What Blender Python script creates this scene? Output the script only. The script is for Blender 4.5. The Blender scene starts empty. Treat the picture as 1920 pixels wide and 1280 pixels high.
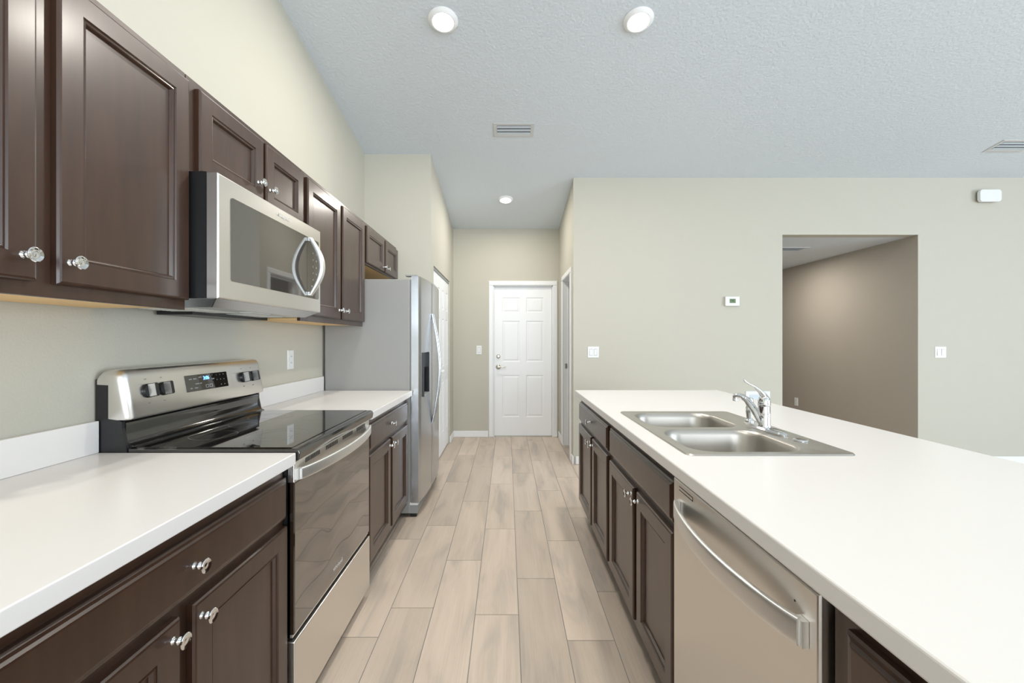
import bpy, bmesh, math, random
from mathutils import Vector, Matrix
random.seed(7)
S = bpy.context.scene
C = S.collection
PI = math.pi
YB = 4.38                      # face of the wall behind the island

def ceil_z(y):                 # the vaulted ceiling rises towards the living room
    return 2.94 + (4.38 - y) / 6.0

# ------------------------------------------------------------------ camera
cam = bpy.data.cameras.new('camera')
cam.sensor_width = 36.0
cam.lens = 15.0
cam.shift_x = 9 / 1920
cam.shift_y = -3 / 1920
cam.clip_start = 0.02
cam_o = bpy.data.objects.new('camera', cam)
cam_o.location = (0, 0, 1.276)
cam_o.rotation_euler = (PI / 2, 0, 0)
C.objects.link(cam_o)
S.camera = cam_o

# ------------------------------------------------------------------ world, exposure
w = bpy.data.worlds.new('sky'); S.world = w
w.use_nodes = True
w.node_tree.nodes['Background'].inputs[0].default_value = (0.62, 0.78, 1.0, 1)
w.node_tree.nodes['Background'].inputs[1].default_value = 1.2
S.view_settings.view_transform = 'Standard'
S.view_settings.look = 'None'
S.view_settings.gamma = 1
S.view_settings.use_curve_mapping = False
S.view_settings.exposure = 0.15

def area(name, loc, rot, sx, sy, power, col, spread=PI):
    l = bpy.data.lights.new(name, 'AREA'); l.shape = 'RECTANGLE'
    l.size = sx; l.size_y = sy; l.energy = power; l.color = col; l.spread = spread
    o = bpy.data.objects.new(name, l); o.location = loc; o.rotation_euler = rot
    C.objects.link(o); return o
# daylight entering by the glazed openings of the living side
area('daylight_rear', (2.0, -6.8, 1.35), (PI / 2, 0, 0), 5.8, 2.3, 320, (0.88, 0.95, 1.0))
area('daylight_right', (8.4, -1.8, 1.35), (PI / 2, 0, PI / 2), 5.8, 2.3, 320, (0.80, 0.90, 1.0))

# ------------------------------------------------------------------ materials
def nt(name):
    m = bpy.data.materials.new(name); m.use_nodes = True
    return m, m.node_tree.nodes, m.node_tree.links, m.node_tree.nodes['Principled BSDF']

def mat(name, col, rough=0.5, metal=0.0, coat=0.0, spec=0.5, bump=0, bscale=60, bstretch=(1, 1, 1), var=0, vscale=3, coat_r=0.1, detail=3):
    m, N, L, b = nt(name)
    b.inputs['Base Color'].default_value = (*col, 1)
    b.inputs['Roughness'].default_value = rough
    b.inputs['Metallic'].default_value = metal
    b.inputs['Coat Weight'].default_value = coat
    b.inputs['Coat Roughness'].default_value = coat_r
    b.inputs['Specular IOR Level'].default_value = spec
    tc = N.new('ShaderNodeTexCoord')
    mp = N.new('ShaderNodeMapping'); mp.inputs['Scale'].default_value = bstretch
    L.new(tc.outputs['Object'], mp.inputs['Vector'])
    if bump:
        n = N.new('ShaderNodeTexNoise'); n.inputs['Scale'].default_value = bscale
        n.inputs['Detail'].default_value = detail
        L.new(mp.outputs[0], n.inputs['Vector'])
        bp = N.new('ShaderNodeBump'); bp.inputs['Strength'].default_value = 1
        bp.inputs['Distance'].default_value = bump
        L.new(n.outputs['Fac'], bp.inputs['Height']); L.new(bp.outputs[0], b.inputs['Normal'])
    if var:
        n = N.new('ShaderNodeTexNoise'); n.inputs['Scale'].default_value = vscale
        n.inputs['Detail'].default_value = 4
        L.new(mp.outputs[0], n.inputs['Vector'])
        r = N.new('ShaderNodeMix'); r.data_type = 'RGBA'
        r.inputs[6].default_value = (*[c * (1 - var) for c in col], 1)
        r.inputs[7].default_value = (*[min(1, c * (1 + var)) for c in col], 1)
        L.new(n.outputs['Fac'], r.inputs[0]); L.new(r.outputs[2], b.inputs['Base Color'])
    return m

def emit(name, col, power):
    m, N, L, b = nt(name)
    b.inputs['Base Color'].default_value = (*col, 1)
    b.inputs['Emission Color'].default_value = (*col, 1)
    b.inputs['Emission Strength'].default_value = power
    return m

M = {}
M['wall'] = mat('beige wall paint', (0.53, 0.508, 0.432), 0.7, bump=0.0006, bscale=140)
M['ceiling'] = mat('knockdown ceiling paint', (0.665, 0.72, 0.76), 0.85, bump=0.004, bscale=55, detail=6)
M['dimmed'] = mat('taupe corridor paint', (0.40, 0.362, 0.31), 0.7, bump=0.0006, bscale=140)  # wall paint made darker and browner to carry the corridor's dim light
M['trim'] = mat('white trim paint', (0.85, 0.86, 0.86), 0.35)
M['door'] = mat('white door paint', (0.89, 0.90, 0.91), 0.4, bump=0.0004, bscale=60, bstretch=(6, 6, 0.6))
M['counter'] = mat('white laminate', (0.775, 0.755, 0.735), 0.30, var=0.015, vscale=2.5, bump=0.0001, bscale=300)
M['steel'] = mat('brushed stainless', (0.77, 0.75, 0.715), 0.30, 1.0, bump=0.00004, bscale=90, bstretch=(1, 0.05, 12))
M['steelv'] = mat('stainless door skin', (0.54, 0.555, 0.575), 0.27, 1.0, bump=0.00003, bscale=90, bstretch=(8, 8, 0.05))
M['sink'] = mat('satin sink steel', (0.50, 0.475, 0.435), 0.36, 1.0, bump=0.00004, bscale=80, bstretch=(1, 10, 1))
M['handle'] = mat('satin handle metal', (0.86, 0.86, 0.84), 0.42, 1.0)
M['knobedge'] = mat('grey knob edge', (0.35, 0.34, 0.32), 0.4, 0.5)
M['chrome'] = mat('polished chrome', (0.78, 0.79, 0.80), 0.07, 1.0)
M['nickel'] = mat('satin nickel', (0.55, 0.52, 0.47), 0.25, 1.0)
M['fridge'] = mat('grey enamelled side', (0.32, 0.315, 0.30), 0.42, bump=0.0002, bscale=350)
M['black'] = mat('black plastic', (0.012, 0.012, 0.013), 0.32)
M['dark'] = mat('dark recess', (0.015, 0.013, 0.012), 0.6)
M['gloss'] = mat('black ceramic glass', (0.010, 0.009, 0.008), 0.03, spec=0.9, coat=0.6, coat_r=0.02)
M['enamel'] = mat('black enamel', (0.012, 0.011, 0.010), 0.08, spec=0.8, coat=0.5, coat_r=0.05)
M['mwglass'] = mat('smoked microwave glass', (0.05, 0.045, 0.04), 0.03, spec=1.0, coat=1.0, coat_r=0.02)
M['plastic'] = mat('white plastic', (0.80, 0.81, 0.80), 0.35)
M['greyplastic'] = mat('shadow grey plastic', (0.30, 0.31, 0.30), 0.5)
M['vent'] = mat('white enamelled vent', (0.60, 0.68, 0.75), 0.3)
M['ventframe'] = mat('painted vent frame', (0.58, 0.59, 0.58), 0.5)
M['maple'] = mat('raw maple veneer', (0.90, 0.60, 0.27), 0.5, bump=0.0002, bscale=30, bstretch=(1, 14, 1), var=0.08, vscale=8)
M['lcd'] = mat('green lcd', (0.13, 0.20, 0.10), 0.3)
M['mark'] = mat('grey print', (0.25, 0.24, 0.22), 0.5)
M['lightmark'] = mat('pale print', (0.55, 0.56, 0.56), 0.4)
M['logo'] = mat('bright badge', (0.85, 0.85, 0.84), 0.3, 0.6)
M['glass_pane'] = mat('window pane', (1, 1, 1), 0.0)
M['glass_pane'].node_tree.nodes['Principled BSDF'].inputs['Transmission Weight'].default_value = 1
M['glass_pane'].node_tree.nodes['Principled BSDF'].inputs['IOR'].default_value = 1.05
M['led'] = emit('lamp diffuser', (1.0, 0.98, 0.94), 9)
M['digits'] = emit('blue clock digits', (0.12, 0.35, 1.0), 3.5)

def wood():
    m, N, L, b = nt('espresso stained maple')
    tc = N.new('ShaderNodeTexCoord'); mp = N.new('ShaderNodeMapping')
    mp.inputs['Scale'].default_value = (5, 5, 0.8)
    L.new(tc.outputs['Object'], mp.inputs[0])
    n = N.new('ShaderNodeTexNoise'); n.inputs['Scale'].default_value = 5; n.inputs['Detail'].default_value = 6
    L.new(mp.outputs[0], n.inputs[0])
    r = N.new('ShaderNodeValToRGB')
    r.color_ramp.elements[0].position = 0.3; r.color_ramp.elements[0].color = (0.032, 0.0125, 0.0058, 1)
    r.color_ramp.elements[1].position = 0.75; r.color_ramp.elements[1].color = (0.052, 0.0220, 0.0105, 1)
    L.new(n.outputs[0], r.inputs[0]); L.new(r.outputs[0], b.inputs['Base Color'])
    b.inputs['Roughness'].default_value = 0.42
    b.inputs['Specular IOR Level'].default_value = 0.4
    b.inputs['Coat Weight'].default_value = 0.65
    b.inputs['Coat Roughness'].default_value = 0.22
    return m
M['wood'] = wood()

def oven_glass():
    m, N, L, b = nt('wavy oven door glass')
    b.inputs['Base Color'].default_value = (0.022, 0.014, 0.009, 1)
    b.inputs['Roughness'].default_value = 0.05
    b.inputs['Specular IOR Level'].default_value = 1.0
    b.inputs['Coat Weight'].default_value = 1
    b.inputs['Coat Roughness'].default_value = 0.03
    b.inputs['Coat IOR'].default_value = 1.8
    tc = N.new('ShaderNodeTexCoord')
    n = N.new('ShaderNodeTexNoise'); n.inputs['Scale'].default_value = 5; n.inputs['Detail'].default_value = 0
    L.new(tc.outputs['Object'], n.inputs[0])
    bp = N.new('ShaderNodeBump'); bp.inputs['Distance'].default_value = 0.003; bp.inputs['Strength'].default_value = 1
    L.new(n.outputs[0], bp.inputs['Height'])
    L.new(bp.outputs[0], b.inputs['Normal']); L.new(bp.outputs[0], b.inputs['Coat Normal'])
    return m
M['oven'] = oven_glass()

def plank():
    m, N, L, b = nt('wood look tile')
    at = N.new('ShaderNodeAttribute'); at.attribute_name = 'plank'
    tc = N.new('ShaderNodeTexCoord')
    sep = N.new('ShaderNodeSeparateColor'); L.new(at.outputs['Color'], sep.inputs[0])
    cmb = N.new('ShaderNodeCombineXYZ')
    mul = N.new('ShaderNodeMath'); mul.operation = 'MULTIPLY'; mul.inputs[1].default_value = 50
    L.new(sep.outputs[0], mul.inputs[0]); L.new(mul.outputs[0], cmb.inputs[2])
    add = N.new('ShaderNodeVectorMath'); add.operation = 'ADD'
    mp = N.new('ShaderNodeMapping'); mp.inputs['Scale'].default_value = (7, 1.1, 1)
    L.new(tc.outputs['Object'], mp.inputs[0]); L.new(mp.outputs[0], add.inputs[0]); L.new(cmb.outputs[0], add.inputs[1])
    n1 = N.new('ShaderNodeTexNoise'); n1.inputs['Scale'].default_value = 1.5; n1.inputs['Detail'].default_value = 5; n1.inputs['Distortion'].default_value = 0.6
    L.new(add.outputs[0], n1.inputs[0])
    r1 = N.new('ShaderNodeValToRGB')
    e = r1.color_ramp.elements
    e[0].position = 0.30; e[0].color = (0.47, 0.405, 0.35, 1)
    e[1].position = 0.62; e[1].color = (0.66, 0.55, 0.455, 1)
    k = e.new(0.47); k.color = (0.61, 0.505, 0.415, 1)
    L.new(n1.outputs[0], r1.inputs[0])
    mp2 = N.new('ShaderNodeMapping'); mp2.inputs['Scale'].default_value = (9, 0.5, 1)
    L.new(add.outputs[0], mp2.inputs[0])
    n2 = N.new('ShaderNodeTexNoise'); n2.inputs['Scale'].default_value = 5; n2.inputs['Detail'].default_value = 4
    L.new(mp2.outputs[0], n2.inputs[0])
    mx = N.new('ShaderNodeMix'); mx.data_type = 'RGBA'; mx.blend_type = 'OVERLAY'; mx.inputs[0].default_value = 0.14
    L.new(r1.outputs[0], mx.inputs[6]); L.new(n2.outputs[0], mx.inputs[7])
    # per plank tone
    rr = N.new('ShaderNodeMapRange'); rr.inputs[3].default_value = 0.90; rr.inputs[4].default_value = 1.12
    L.new(sep.outputs[1], rr.inputs[0])
    vm = N.new('ShaderNodeVectorMath'); vm.operation = 'SCALE'
    L.new(mx.outputs[2], vm.inputs[0]); L.new(rr.outputs[0], vm.inputs['Scale'])
    L.new(vm.outputs[0], b.inputs['Base Color'])
    b.inputs['Roughness'].default_value = 0.42
    bp = N.new('ShaderNodeBump'); bp.inputs['Distance'].default_value = 0.0006
    L.new(n2.outputs[0], bp.inputs['Height']); L.new(bp.outputs[0], b.inputs['Normal'])
    return m
M['plank'] = plank()
M['grout'] = mat('grey grout', (0.25, 0.24, 0.23), 0.8)

# ------------------------------------------------------------------ helpers
def box(bm, x0, x1, y0, y1, z0, z1, mi=0):
    v = [bm.verts.new((x, y, z)) for x in (x0, x1) for y in (y0, y1) for z in (z0, z1)]
    fs = []
    for q in ((0, 1, 3, 2), (4, 6, 7, 5), (0, 4, 5, 1), (2, 3, 7, 6), (0, 2, 6, 4), (1, 5, 7, 3)):
        f = bm.faces.new([v[i] for i in q]); f.material_index = mi; fs.append(f)
    return v, fs

def finish(name, bm, mats, root=None, bevel=0.0, seg=2, smooth=False, origin=None, kind=None):
    """one mesh object; vertices are given in world space and re-based on the root"""
    o0 = origin if origin is not None else (root_world(root) if root else Vector((0, 0, 0)))
    o0 = Vector(o0)
    bmesh.ops.recalc_face_normals(bm, faces=bm.faces)
    bmesh.ops.translate(bm, verts=bm.verts, vec=-o0)
    me = bpy.data.meshes.new(name); bm.to_mesh(me); bm.free()
    for m in (mats if isinstance(mats, (list, tuple)) else [mats]):
        me.materials.append(M[m])
    o = bpy.data.objects.new(name, me); C.objects.link(o)
    if root is not None:
        o.parent = root
        o.location = o0 - root_world(root)
    else:
        o.location = o0
    if smooth:
        for p in me.polygons: p.use_smooth = True
        me.set_sharp_from_angle(angle=math.radians(38))
    if bevel:
        b = o.modifiers.new('bevel', 'BEVEL'); b.width = bevel; b.segments = seg
        b.limit_method = 'ANGLE'; b.angle_limit = math.radians(40); b.harden_normals = False
    if kind: o['kind'] = kind
    return o

def root_world(o):
    v = Vector((0, 0, 0))
    while o is not None:
        v += o.location; o = o.parent
    return v

def thing(name, label, cat, loc, group=None):
    o = bpy.data.objects.new(name, None); C.objects.link(o)
    o.location = loc; o.empty_display_size = 0.1
    return tag(o, label, cat, group)

def tag(o, label, cat, group=None):
    o['label'] = label; o['category'] = cat
    if group: o['group'] = group
    return o

def boxo(name, dims, m, root=None, bevel=0.0, **k):
    bm = bmesh.new(); box(bm, *dims)
    if root is None and 'origin' not in k:
        k['origin'] = ((dims[0] + dims[1]) / 2, (dims[2] + dims[3]) / 2, dims[4])
    return finish(name, bm, m, root, bevel, **k)

def rings(bm, f, a0, a1, b0, b1, prof, back=None, mi=0):
    """nested rectangles: prof is (inset, height) from the outer edge to the centre; f maps (a, b, h) to space"""
    prev = None
    if back is not None: prof = [(0, back)] + list(prof)
    first = None
    for i, h in prof:
        r = [bm.verts.new(f(a, b, h)) for a, b in ((a0 + i, b0 + i), (a1 - i, b0 + i), (a1 - i, b1 - i), (a0 + i, b1 - i))]
        if prev:
            for k in range(4):
                bm.faces.new((prev[k], prev[(k + 1) % 4], r[(k + 1) % 4], r[k])).material_index = mi
        else:
            first = r
        prev = r
    bm.faces.new(prev).material_index = mi
    if back is not None: bm.faces.new(first[::-1]).material_index = mi

def panel_slab(bm, f, A, B, cells, prof, thick):
    """a slab A wide and B high whose face carries sunken cells"""
    xs = sorted({0, A, *[c[0] for c in cells], *[c[1] for c in cells]})
    zs = sorted({0, B, *[c[2] for c in cells], *[c[3] for c in cells]})
    vs = {}
    def V(a, b):
        if (a, b) not in vs: vs[(a, b)] = bm.verts.new(f(a, b, 0))
        return vs[(a, b)]
    for i in range(len(xs) - 1):
        for j in range(len(zs) - 1):
            cx, cz = (xs[i] + xs[i + 1]) / 2, (zs[j] + zs[j + 1]) / 2
            if any(c[0] < cx < c[1] and c[2] < cz < c[3] for c in cells): continue
            bm.faces.new((V(xs[i], zs[j]), V(xs[i + 1], zs[j]), V(xs[i + 1], zs[j + 1]), V(xs[i], zs[j + 1])))
    for c in cells:
        rings(bm, f, *c, prof)
    bk = [bm.verts.new(f(a, b, -thick)) for a, b in ((0, 0), (A, 0), (A, B), (0, B))]
    bm.faces.new(bk[::-1])
    fr = [bm.verts.new(f(a, b, 0)) for a, b in ((0, 0), (A, 0), (A, B), (0, B))]
    for k in range(4): bm.faces.new((bk[k], bk[(k + 1) % 4], fr[(k + 1) % 4], fr[k]))
    bmesh.ops.remove_doubles(bm, verts=bm.verts, dist=1e-6)

def lathe(bm, prof, base, axis, n=24, mi=0, sx=1.0, up=None):
    """prof: (radius, height along axis)"""
    ax = Vector(axis).normalized()
    u = ax.orthogonal().normalized() if up is None else Vector(up)
    v = ax.cross(u)
    base = Vector(base); prev = None
    for r, h in prof:
        if r < 1e-6:
            cur = [bm.verts.new(base + ax * h)]
        else:
            cur = [bm.verts.new(base + ax * h + (u * math.cos(2 * PI * k / n) * sx + v * math.sin(2 * PI * k / n)) * r) for k in range(n)]
        if prev:
            if len(prev) == 1 and len(cur) == n:
                for k in range(n): bm.faces.new((prev[0], cur[k], cur[(k + 1) % n])).material_index = mi
            elif len(cur) == 1 and len(prev) == n:
                for k in range(n): bm.faces.new((prev[k], cur[0], prev[(k + 1) % n])).material_index = mi
            elif len(cur) == n:
                for k in range(n): bm.faces.new((prev[k], prev[(k + 1) % n], cur[(k + 1) % n], cur[k])).material_index = mi
        elif len(cur) == n:
            bm.faces.new(cur[::-1]).material_index = mi
        prev = cur
    if len(prev) > 1: bm.faces.new(prev).material_index = mi

def sweep(bm, pts, side, rs, n=14, power=2.0, mi=0):
    """tube through pts; side = the section's first axis (kept), rs = list of (half width, half thickness)"""
    pts = [Vector(p) for p in pts]; prev = None
    for i, p in enumerate(pts):
        t = (pts[min(i + 1, len(pts) - 1)] - pts[max(i - 1, 0)]).normalized()
        s = Vector(side); s = (s - t * s.dot(t)).normalized(); q = t.cross(s)
        a, b = rs[i] if isinstance(rs, list) else rs
        cur = []
        for k in range(n):
            c, d = math.cos(2 * PI * (k + .5) / n), math.sin(2 * PI * (k + .5) / n)
            c = math.copysign(abs(c) ** (2 / power), c); d = math.copysign(abs(d) ** (2 / power), d)
            cur.append(bm.verts.new(p + s * a * c + q * b * d))
        if prev:
            for k in range(n): bm.faces.new((prev[k], prev[(k + 1) % n], cur[(k + 1) % n], cur[k])).material_index = mi
        else: bm.faces.new(cur[::-1]).material_index = mi
        prev = cur
    bm.faces.new(prev).material_index = mi

def prism(bm, pts, f, h0, h1, mi=0):
    """extrude a 2D outline; f maps (a, b, h) to space"""
    lo = [bm.verts.new(f(a, b, h0)) for a, b in pts]; hi = [bm.verts.new(f(a, b, h1)) for a, b in pts]
    n = len(pts)
    bm.faces.new(lo[::-1]).material_index = mi; bm.faces.new(hi).material_index = mi
    for k in range(n): bm.faces.new((lo[k], lo[(k + 1) % n], hi[(k + 1) % n], hi[k])).material_index = mi

def rrect(a0, a1, b0, b1, r, n=6):
    pts = []
    for cx, cy, s in ((a1 - r, b1 - r, 0), (a0 + r, b1 - r, 1), (a0 + r, b0 + r, 2), (a1 - r, b0 + r, 3)):
        for k in range(n + 1):
            t = PI / 2 * (s + k / n); pts.append((cx + r * math.cos(t), cy + r * math.sin(t)))
    return pts

def text(name, body, size, m, root, origin, right, up, depth=0.0008):
    c = bpy.data.curves.new('t', 'FONT'); c.body = body; c.size = size; c.extrude = depth
    c.align_x = 'CENTER'; c.align_y = 'CENTER'
    t = bpy.data.objects.new('t', c); C.objects.link(t)
    dg = bpy.context.evaluated_depsgraph_get()
    me = bpy.data.meshes.new_from_object(t.evaluated_get(dg))
    bpy.data.objects.remove(t)
    r = Vector(right).normalized(); u = Vector(up).normalized(); n = r.cross(u)
    o0 = Vector(origin)
    me.transform(Matrix((r, u, n)).transposed().to_4x4())
    me.materials.clear(); me.materials.append(M[m])
    o = bpy.data.objects.new(name, me); C.objects.link(o)
    o.parent = root; o.location = o0 - root_world(root)
    return o

# ------------------------------------------------------------------ the setting
def wallbox(name, dims, m='wall', holes=None):
    """dims box; holes on the long axis: (a0, a1, z0, z1); the wall keeps its thickness"""
    x0, x1, y0, y1, z0, z1 = dims
    bm = bmesh.new()
    alongx = (x1 - x0) > (y1 - y0)
    if not holes: box(bm, *dims)
    else:
        A0, A1 = (x0, x1) if alongx else (y0, y1)
        cur = A0
        for a0, a1, h0, h1 in sorted(holes):
            segs = [(cur, a0, z0, z1), (a0, a1, h1, z1)]
            if h0 > z0: segs.append((a0, a1, z0, h0))
            for s0, s1, b0, b1 in segs:
                if s1 - s0 < 1e-4: continue
                box(bm, *((s0, s1, y0, y1) if alongx else (x0, x1, s0, s1)), b0, b1)
            cur = a1
        if A1 - cur > 1e-4: box(bm, *((cur, A1, y0, y1) if alongx else (x0, x1, cur, A1)), z0, z1)
    return bm

def struct(name, bm, m, **k):
    o = finish(name, bm, m, **k); o['kind'] = 'structure'; return o

def slope_top(bm, zmax):
    """cut wall tops to the vaulted ceiling (only vertices at the provisional height)"""
    for v in bm.verts:
        if abs(v.co.z - zmax) < 1e-4:
            v.co.z = (ceil_z(v.co.y) if v.co.y > -0.6 else ceil_z(-0.6) + (v.co.y + 0.6) / 6) + 0.02

XL, XR, YR, T = -1.33, 8.5, -7.0, 0.115
ZM = 3.6
# floor: grout bed and one face-block per plank
bm = bmesh.new()
lay = bm.loops.layers.color.new('plank')
v, fs = box(bm, XL - .1, XR + .1, YR - .1, 8.2, -0.05, -0.002, 1)
PW, PL, X0 = 0.2018, 0.9, 0.0526
phase = {0: 2.283, -1: 1.982, -2: 2.471, -3: 2.033, -4: 1.832, 1: 1.812, 2: 2.164, 3: 2.55, -5: 2.35}
rnd = random.Random(3)
for k in range(-8, 42):
    ph = phase.get(k, rnd.uniform(0, PL)) % PL
    y = YR - PL + ph - (YR % PL) - PL
    a0, a1 = X0 + k * PW + 0.0017, X0 + (k + 1) * PW - 0.0017
    a0, a1 = max(a0, XL - .05), min(a1, XR + .05)
    if a1 - a0 < 0.01: continue
    j = 0
    n0 = math.floor((YR - ph) / PL)
    while True:
        b0 = ph + (n0 + j) * PL + 0.0017; b1 = b0 + PL - 0.0034; j += 1
        if b0 > 8.1: break
        b0c, b1c = max(b0, YR - .05), min(b1, 8.1)
        if b1c - b0c < 0.01: continue
        c = (rnd.random(), rnd.random(), rnd.random(), 1)
        vv = [bm.verts.new(p) for p in ((a0, b0c, 0), (a1, b0c, 0), (a1, b1c, 0), (a0, b1c, 0))]
        lo = [bm.verts.new((p.co.x, p.co.y, -0.003)) for p in vv]
        fl = [bm.faces.new(vv)] + [bm.faces.new((lo[q], lo[(q + 1) % 4], vv[(q + 1) % 4], vv[q])) for q in range(4)]
        for f in fl:
            for lp in f.loops: lp[lay] = c
struct('floor', bm, ['plank', 'grout'])

# ceiling: two slopes meeting at a ridge over the living side
bm = bmesh.new()
def sheet(x0, x1, y0, y1, zf, t=0.12):
    p = [(x0, y0), (x1, y0), (x1, y1), (x0, y1)]
    lo = [bm.verts.new((x, y, zf(y))) for x, y in p]; hi = [bm.verts.new((x, y, zf(y) + t)) for x, y in p]
    bm.faces.new(lo[::-1]); bm.faces.new(hi)
    for k in range(4): bm.faces.new((lo[k], lo[(k + 1) % 4], hi[(k + 1) % 4], hi[k]))
sheet(XL - T, XR + T, -0.6, YB + T, ceil_z)
sheet(XL - T, XR + T, YR - T, -0.6, lambda y: ceil_z(-0.6) + (y + 0.6) / 6)
sheet(XL - T, 0.68 + T, YB + T, 5.61 + T, ceil_z)
struct('ceiling', bm, 'ceiling')
bm = bmesh.new(); box(bm, 2.6, 4.216 + T, YB + T, 8.0 + T, 2.355, 2.45)
struct('ceiling_corridor', bm, 'ceiling')
bm = bmesh.new(); box(bm, 0.68 + T, 2.6, YB + T, 5.9, 2.42, 2.5)
struct('ceiling_utility', bm, 'ceiling')

def bwall(name, dims, holes=None, m='wall'):
    bm = wallbox(name, dims, m, holes)
    # subdivide so a sloped or ridged top follows the ceiling
    slope_top(bm, ZM)
    return struct(name, bm, m)
# left wall in two lengths so its top meets the ridge
bm = bmesh.new()
box(bm, XL - T, XL, -0.6, 5.61 + T, -0.05, ZM); box(bm, XL - T, XL, YR - T, -0.6, -0.05, ZM)
slope_top(bm, ZM); struct('wall_left', bm, 'wall')
bwall('wall_back', (0.68, XR + T, YB, YB + T, -0.05, ZM), [(2.825, 4.219, -0.05, 2.355)])
bwall('wall_pantry_front', (XL, -0.711, 3.98, 3.98 + T * .8, -0.05, ZM))
bwall('wall_hall_left', (-0.711 - T, -0.711, 3.98 + T * .8, 5.61, -0.05, ZM), [(4.12, 5.27, -0.05, 1.995)])
bwall('wall_hall_right', (0.68, 0.68 + T, YB + T, 5.61, -0.05, ZM), [(4.55, 5.19, -0.05, 2.0)])
bwall('wall_hall_back', (-0.711 - T, 0.68 + T, 5.61, 5.61 + T, -0.05, ZM), [(-0.187, 0.605, -0.05, 2.0)])
bm = bmesh.new()
box(bm, XR, XR + T, -4.8, 1.2, -0.05, 0.0)
for a, b, z0, z1 in ((-0.6, 1.2, 2.5, ZM), (1.2, YB, 0.0, ZM), (YR - T, -4.8, 0.0, ZM), (-4.8, -0.6, 2.5, ZM)):
    box(bm, XR, XR + T, a, b, z0, z1)
slope_top(bm, ZM); struct('wall_right', bm, 'wall')
bm = wallbox('r', (XL - T, XR + T, YR - T, YR, -0.05, ZM), 'wall', [(-1.0, 5.0, 0.02, 2.5)])
slope_top(bm, ZM); struct('wall_rear', bm, 'wall')
# corridor and utility room behind the back wall
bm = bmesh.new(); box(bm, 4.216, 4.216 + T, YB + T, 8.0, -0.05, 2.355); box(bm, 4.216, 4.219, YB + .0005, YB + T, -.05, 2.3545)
struct('wall_corridor_right', bm, 'dimmed')
boxo('wall_corridor_left', (2.6, 2.6 + T, YB + T, 8.0, -0.05, 2.355), 'dimmed', kind='structure')
boxo('wall_corridor_end', (2.6, 4.216 + T, 8.0, 8.0 + T, -0.05, 2.355), 'dimmed', kind='structure')
boxo('wall_utility', (0.68 + T, 2.6, 5.9, 5.9 + T, -0.05, 2.42), 'wall', kind='structure')
boxo('wall_pantry_back', (XL, -0.711 - T, 5.61, 5.61 + T, -0.05, 2.75), 'wall', kind='structure')

# windows of the living side (behind and right of the camera)
def window(name, alongx, a0, a1, z0, z1, c):
    bm = bmesh.new()
    def bb(p0, p1, q0, q1, t=0.04):
        if alongx: box(bm, p0, p1, c - t, c + t, q0, q1)
        else: box(bm, c - t, c + t, p0, p1, q0, q1)
    bb(a0, a1, z0, z0 + .06); bb(a0, a1, z1 - .06, z1)
    n = 4
    for k in range(n):
        p = a0 + (a1 - a0 - .06) * k / (n - 1); bb(p, p + .06, z0 + .06, z1 - .06)
    o = finish(name, bm, 'trim', origin=(((a0 + a1) / 2, c, z0) if alongx else (c, (a0 + a1) / 2, z0)))
    o['kind'] = 'structure'
window('window_1', True, -1.0, 5.0, 0.02, 2.5, YR - .06)
window('window_2', False, -4.8, 1.2, 0.0, 2.5, XR + .06)

# baseboards
def base(name, dims):
    bm = bmesh.new(); x0, x1, y0, y1 = dims
    box(bm, x0, x1, y0, y1, 0, 0.083)
    struct(name, bm, 'trim', bevel=0.006)
base('baseboard_back', (0.70, 2.825, YB - .013, YB - .0005))
base('baseboard_back_right', (4.216, XR, YB - .013, YB - .0005))
base('baseboard_hall_end', (0.667, 0.6795, YB - .013, 4.485))
base('baseboard_hall_back', (-0.711, -0.248, 5.597, 5.6095))
base('baseboard_hall_left', (-0.7105, -0.698, 5.275, 5.597))
base('baseboard_hall_right', (0.667, 0.6795, 5.255, 5.597))
base('baseboard_corridor', (4.203, 4.2155, YB + T, 8.0))

# casing profile around openings
def casing(name, f, a0, a1, top, wd=0.06, t=0.016):
    bm = bmesh.new()
    for p0, p1 in ((a0 - wd, a0), (a1, a1 + wd)):
        rings(bm, f, p0, p1, 0, top, [(0, t * .6), (.008, t), ], back=0.0005)
    rings(bm, f, a0 - wd, a1 + wd, top, top + wd, [(0, t * .6), (.008, t)], back=0.0005)
    return struct(name, bm, 'trim')
casing('trim_1', lambda a, b, h: (a, 5.61 - h, b), -0.182, 0.600, 1.99)
bm = bmesh.new()
box(bm, -0.186, -0.172, 5.612, 5.72, 0, 1.99); box(bm, 0.59, 0.604, 5.612, 5.72, 0, 1.99); box(bm, -0.186, 0.604, 5.612, 5.72, 1.978, 1.999)
struct('trim_2', bm, 'trim')
casing('trim_3', lambda a, b, h: (0.68 - h, a, b), 4.56, 5.18, 1.99)
bm = bmesh.new()
box(bm, 0.682, 0.793, 4.5505, 4.565, 0, 1.999); box(bm, 0.682, 0.793, 5.175, 5.1895, 0, 1.999); box(bm, 0.682, 0.793, 4.565, 5.175, 1.985, 1.999)
box(bm, 0.735, 0.765, 5.163, 5.175, 0, 1.985); box(bm, 0.735, 0.765, 4.565, 5.163, 1.973, 1.985)
struct('trim_4', bm, 'trim')
bm = bmesh.new(); box(bm, 0.70, 0.728, 5.172, 5.1755, 0.93, 0.99)
o = struct('trim_5', bm, 'nickel')

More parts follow.
